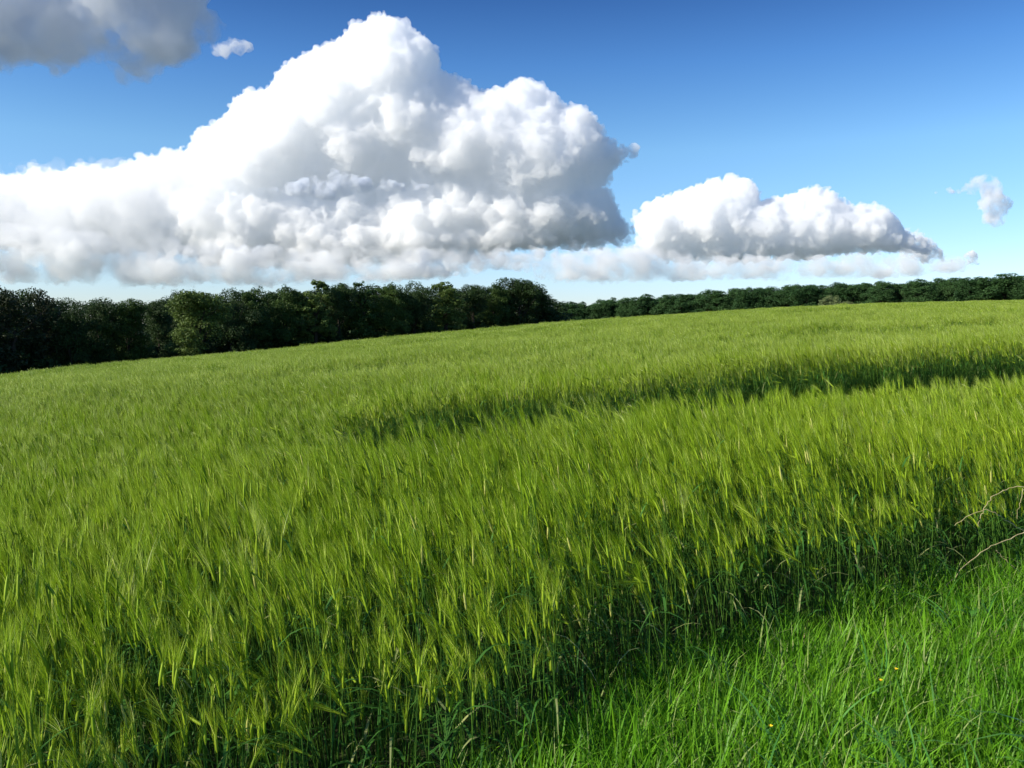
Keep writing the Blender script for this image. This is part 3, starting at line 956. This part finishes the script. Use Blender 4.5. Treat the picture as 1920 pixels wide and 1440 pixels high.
def cloud(name, parts, dist, label, dens, vox=2.4, aniso=.0, col=(.9975, .999, 1), b1=(40, 24), b2=(15, 15), b3=(6, 7), seed=1, wisp=0):
    r = np.random.default_rng(seed)
    S = np.concatenate([puffs(**p) for p in parts])
    # one more generation of small billows towards the light
    par = S[r.choice(len(S), min(len(S) * 2, 7000))]
    dd = r.normal(size=(len(par), 3)); dd[:, 1] -= .5; dd[:, 0] -= .4; dd[:, 2] -= .4
    dd /= np.linalg.norm(dd, axis=1)[:, None]
    rr = par[:, 3] * r.uniform(.25, .45, len(par))
    ch = np.concatenate([par[:, :3] + dd * par[:, 3:4] * .9, rr[:, None]], 1)
    S = np.concatenate([S, ch[rr > vox * .9]])
    m_px = dist / F
    vs, fs, off = [], [], 0
    for (px, py, dz, rd) in S:
        v, f = ICO2 if rd > 18 else ICO1
        dep = dist + dz * m_px
        c = np.array(ray(px, py)) * dep + np.array([0, 0, EYE])
        vs.append(v * rd * m_px * dep / dist + c); fs.append(f + off); off += len(v)
    V = np.concatenate(vs); Fc = np.concatenate(fs)
    ctr = V.mean(0)
    me = bpy.data.meshes.new(name)
    me.from_pydata((V - ctr).tolist(), [], Fc.tolist())
    o = bpy.data.objects.new(name, me); COL.objects.link(o)
    o.location = ctr
    md = o.modifiers.new("union", 'REMESH'); md.mode = 'VOXEL'; md.voxel_size = vox * m_px; md.use_smooth_shade = True
    for q, (sc_, st) in enumerate((b1, b2, b3)):
        tx = bpy.data.textures.new(name + "_billow", 'CLOUDS'); tx.noise_scale = sc_ * m_px; tx.noise_depth = 2
        tx.noise_type = 'HARD_NOISE'
        dm = o.modifiers.new("billow", 'DISPLACE'); dm.texture = tx; dm.strength = st * m_px; dm.mid_level = .35; dm.texture_coords = 'LOCAL'
    m2 = o.modifiers.new("heal", 'REMESH'); m2.mode = 'VOXEL'; m2.voxel_size = vox * m_px; m2.use_smooth_shade = True
    me.materials.append(cloud_mat(name, dens / m_px, aniso, col, wisp * m_px))
    return tag(o, label, "cloud", kind="stuff")

TOWER = [(330, 330), (345, 275), (372, 240), (430, 212), (448, 178), (500, 162), (532, 118), (580, 97), (632, 70), (672, 42), (720, 24), (752, 36), (792, 62), (822, 95), (826, 128),
         (868, 146), (900, 166), (940, 163), (975, 142), (1030, 165), (1060, 195), (1092, 196), (1120, 222), (1150, 265), (1192, 276), (1178, 300), (1150, 322), (1140, 352),
         (1060, 380), (960, 375), (850, 352), (760, 355), (640, 352), (540, 360), (430, 380), (340, 400)]
LOWER = [(300, 330), (420, 320), (560, 335), (700, 340), (850, 335), (1000, 330), (1138, 340), (1168, 400), (1200, 448), (1120, 462), (1000, 467), (850, 470), (700, 480), (500, 484), (380, 482), (280, 470)]
BANK = [(-260, 350), (-100, 330), (0, 326), (60, 311), (112, 313), (150, 306), (200, 313), (270, 292), (332, 274), (420, 280), (480, 340), (480, 400), (440, 470), (380, 480), (200, 476), (0, 470), (-260, 470)]
SHELF = [(350, 430), (420, 425), (520, 405), (600, 398), (700, 405), (800, 400), (880, 408), (960, 385), (1010, 395), (1070, 425), (1060, 445), (1190, 450), (1120, 466), (1000, 472), (930, 478), (900, 492),
         (760, 500), (600, 503), (480, 506), (370, 500)]
SHADE_STREAK = [(480, 355), (560, 335), (620, 315), (700, 330), (780, 338), (850, 350), (760, 362), (680, 360), (620, 378), (540, 372)]
RCLD = [(1175, 410), (1230, 368), (1290, 350), (1330, 335), (1380, 328), (1418, 335), (1428, 372), (1480, 362), (1530, 342), (1570, 360), (1605, 382), (1640, 378), (1680, 400), (1700, 430), (1740, 440), (1762, 480),
        (1700, 478), (1640, 476), (1500, 490), (1400, 497), (1250, 492), (1190, 470), (1195, 440)]
STRIP = [(920, 483), (1050, 476), (1200, 484), (1400, 502), (1600, 494), (1780, 482), (1830, 500), (1700, 520), (1400, 524), (1200, 515), (1150, 530), (1040, 532), (1000, 500)]
LOWS = [(560, 512), (640, 494), (660, 520), (800, 500), (900, 494), (930, 505), (860, 520), (700, 526), (580, 530), (450, 528)]
DARKC = [(-400, -420), (380, -420), (400, 10), (420, 50), (390, 95), (310, 140), (270, 178), (230, 158), (160, 118), (100, 148), (60, 132), (0, 142), (-400, 170)]
VEIL = [(-150, 400), (120, 425), (330, 445), (600, 462), (930, 458), (1090, 462), (1000, 498), (900, 518), (720, 534), (450, 542), (200, 540), (-150, 532)]
RVEIL = [(900, 480), (1010, 470), (1190, 455), (1320, 470), (1500, 478), (1700, 462), (1780, 470), (1850, 492), (1830, 512), (1700, 524), (1400, 528), (1150, 534), (1000, 528), (930, 500)]
RTAIL = [(1670, 440), (1690, 425), (1725, 428), (1745, 445), (1770, 470), (1790, 490), (1730, 496), (1690, 480)]
PUFFR = [(1805, 478), (1822, 466), (1838, 478), (1836, 496), (1812, 498)]
SMALL = [(380, 92), (430, 68), (470, 75), (476, 98), (420, 110)]
WISP = [(1740, 364), (1800, 350), (1822, 332), (1850, 322), (1876, 334), (1886, 360), (1900, 380), (1884, 425), (1852, 432), (1838, 400), (1836, 368), (1790, 362)]
def pc(poly, n, rmin, rmax, thick=1.0, depth=0.0, seed=1, **k):
    return dict(poly=poly, n=n, rmin=rmin, rmax=rmax, thick=thick, depth=depth, seed=seed, **k)
cloud("cloud", [pc(TOWER, 3600, 5, 36, 1.35, -10, 2), pc(LOWER, 2200, 5, 30, 1.6, 8, 12), pc(SHELF, 1500, 4, 22, 1.2, -50, 4), pc(BANK, 1900, 5, 30, 1.2, 10, 3)], 6000,
      "huge towering white cumulus with a long bank trailing to the left edge", 0.062, vox=1.8, seed=2)
cloud("cloud", [pc(SHADE_STREAK, 260, 4, 14, .8, 0, 5)], 4700, "thin grey streak standing for the shaded recess in the towering cumulus", 0.09, seed=5, b1=(30, 10), b2=(10, 5), wisp=30, col=(.84, .875, .925))  # absorbing grey strip paints the shade under the upper mass
cloud("cloud", [pc(RCLD, 2000, 3.5, 20, 1.1, 0, 6)], 9000, "smaller white cumulus low over the far wood on the right", 0.09, vox=1.7, seed=6, b1=(26, 14), b2=(10, 7), b3=(5, 3))
cloud("cloud", [pc(VEIL, 1000, 5, 26, 1.3, 0, 21)], 5000, "pale hazy veil of cloud below the base of the towering cumulus", 0.024, vox=2.8, seed=21, b1=(40, 14), b2=(14, 8), b3=(6, 4), wisp=80)
cloud("cloud", [pc(RVEIL, 900, 4, 20, 1.3, 0, 22)], 8200, "thin pale layered cloud low over the far wood, joining the big clouds", 0.022, vox=2.4, seed=22, b1=(30, 12), b2=(10, 6), b3=(5, 3), wisp=60)
cloud("cloud", [pc(RTAIL, 220, 3, 11, 1.1, 0, 23), pc(PUFFR, 60, 3, 8, 1, 0, 24)], 10000, "ragged white scraps at the right end of the smaller cumulus", 0.09, vox=1.8, seed=23, b1=(20, 12), b2=(8, 7), b3=(4, 4), wisp=16)
HAZY = [(-150, 318), (60, 303), (160, 298), (330, 285), (420, 320), (430, 440), (200, 485), (-150, 485)]
cloud("cloud", [pc(HAZY, 700, 8, 34, 1.0, 0, 31)], 5000, "thin hazy veil of cloud before the left end of the long bank", 0.008, vox=3.2, seed=31, b1=(40, 16), b2=(14, 8), b3=(6, 4), wisp=90)
cloud("cloud", [pc(LOWS, 400, 3, 10, 1.2, 0, 8)], 13000, "faint broken low cloud just over the middle of the left wood", 0.03, vox=2.2, seed=8, b1=(26, 9), b2=(9, 4), b3=(5, 3), wisp=36)
cloud("cloud", [pc(DARKC, 1300, 8, 60, 1.0, 0, 9)], 3000, "cloud in the upper left corner, greyed to stand for shade", 0.020, vox=3.5, seed=9, b1=(60, 30), b2=(18, 12), b3=(8, 6), wisp=90, col=(.885, .91, .95))  # shade on this cloud is put into its absorbing grey
cloud("cloud", [pc(SMALL, 80, 4, 16, .8, 0, 10)], 3600, "small faint cloud scrap beside the grey corner cloud", 0.03, seed=10, b1=(26, 12), b2=(9, 5), wisp=26, col=(.95, .96, .98))
cloud("cloud", [pc(WISP, 260, 4, 18, .9, 0, 11)], 8000, "small upright white cloud wisp near the right edge", 0.04, vox=2.0, seed=11, b1=(26, 12), b2=(9, 5), wisp=26)
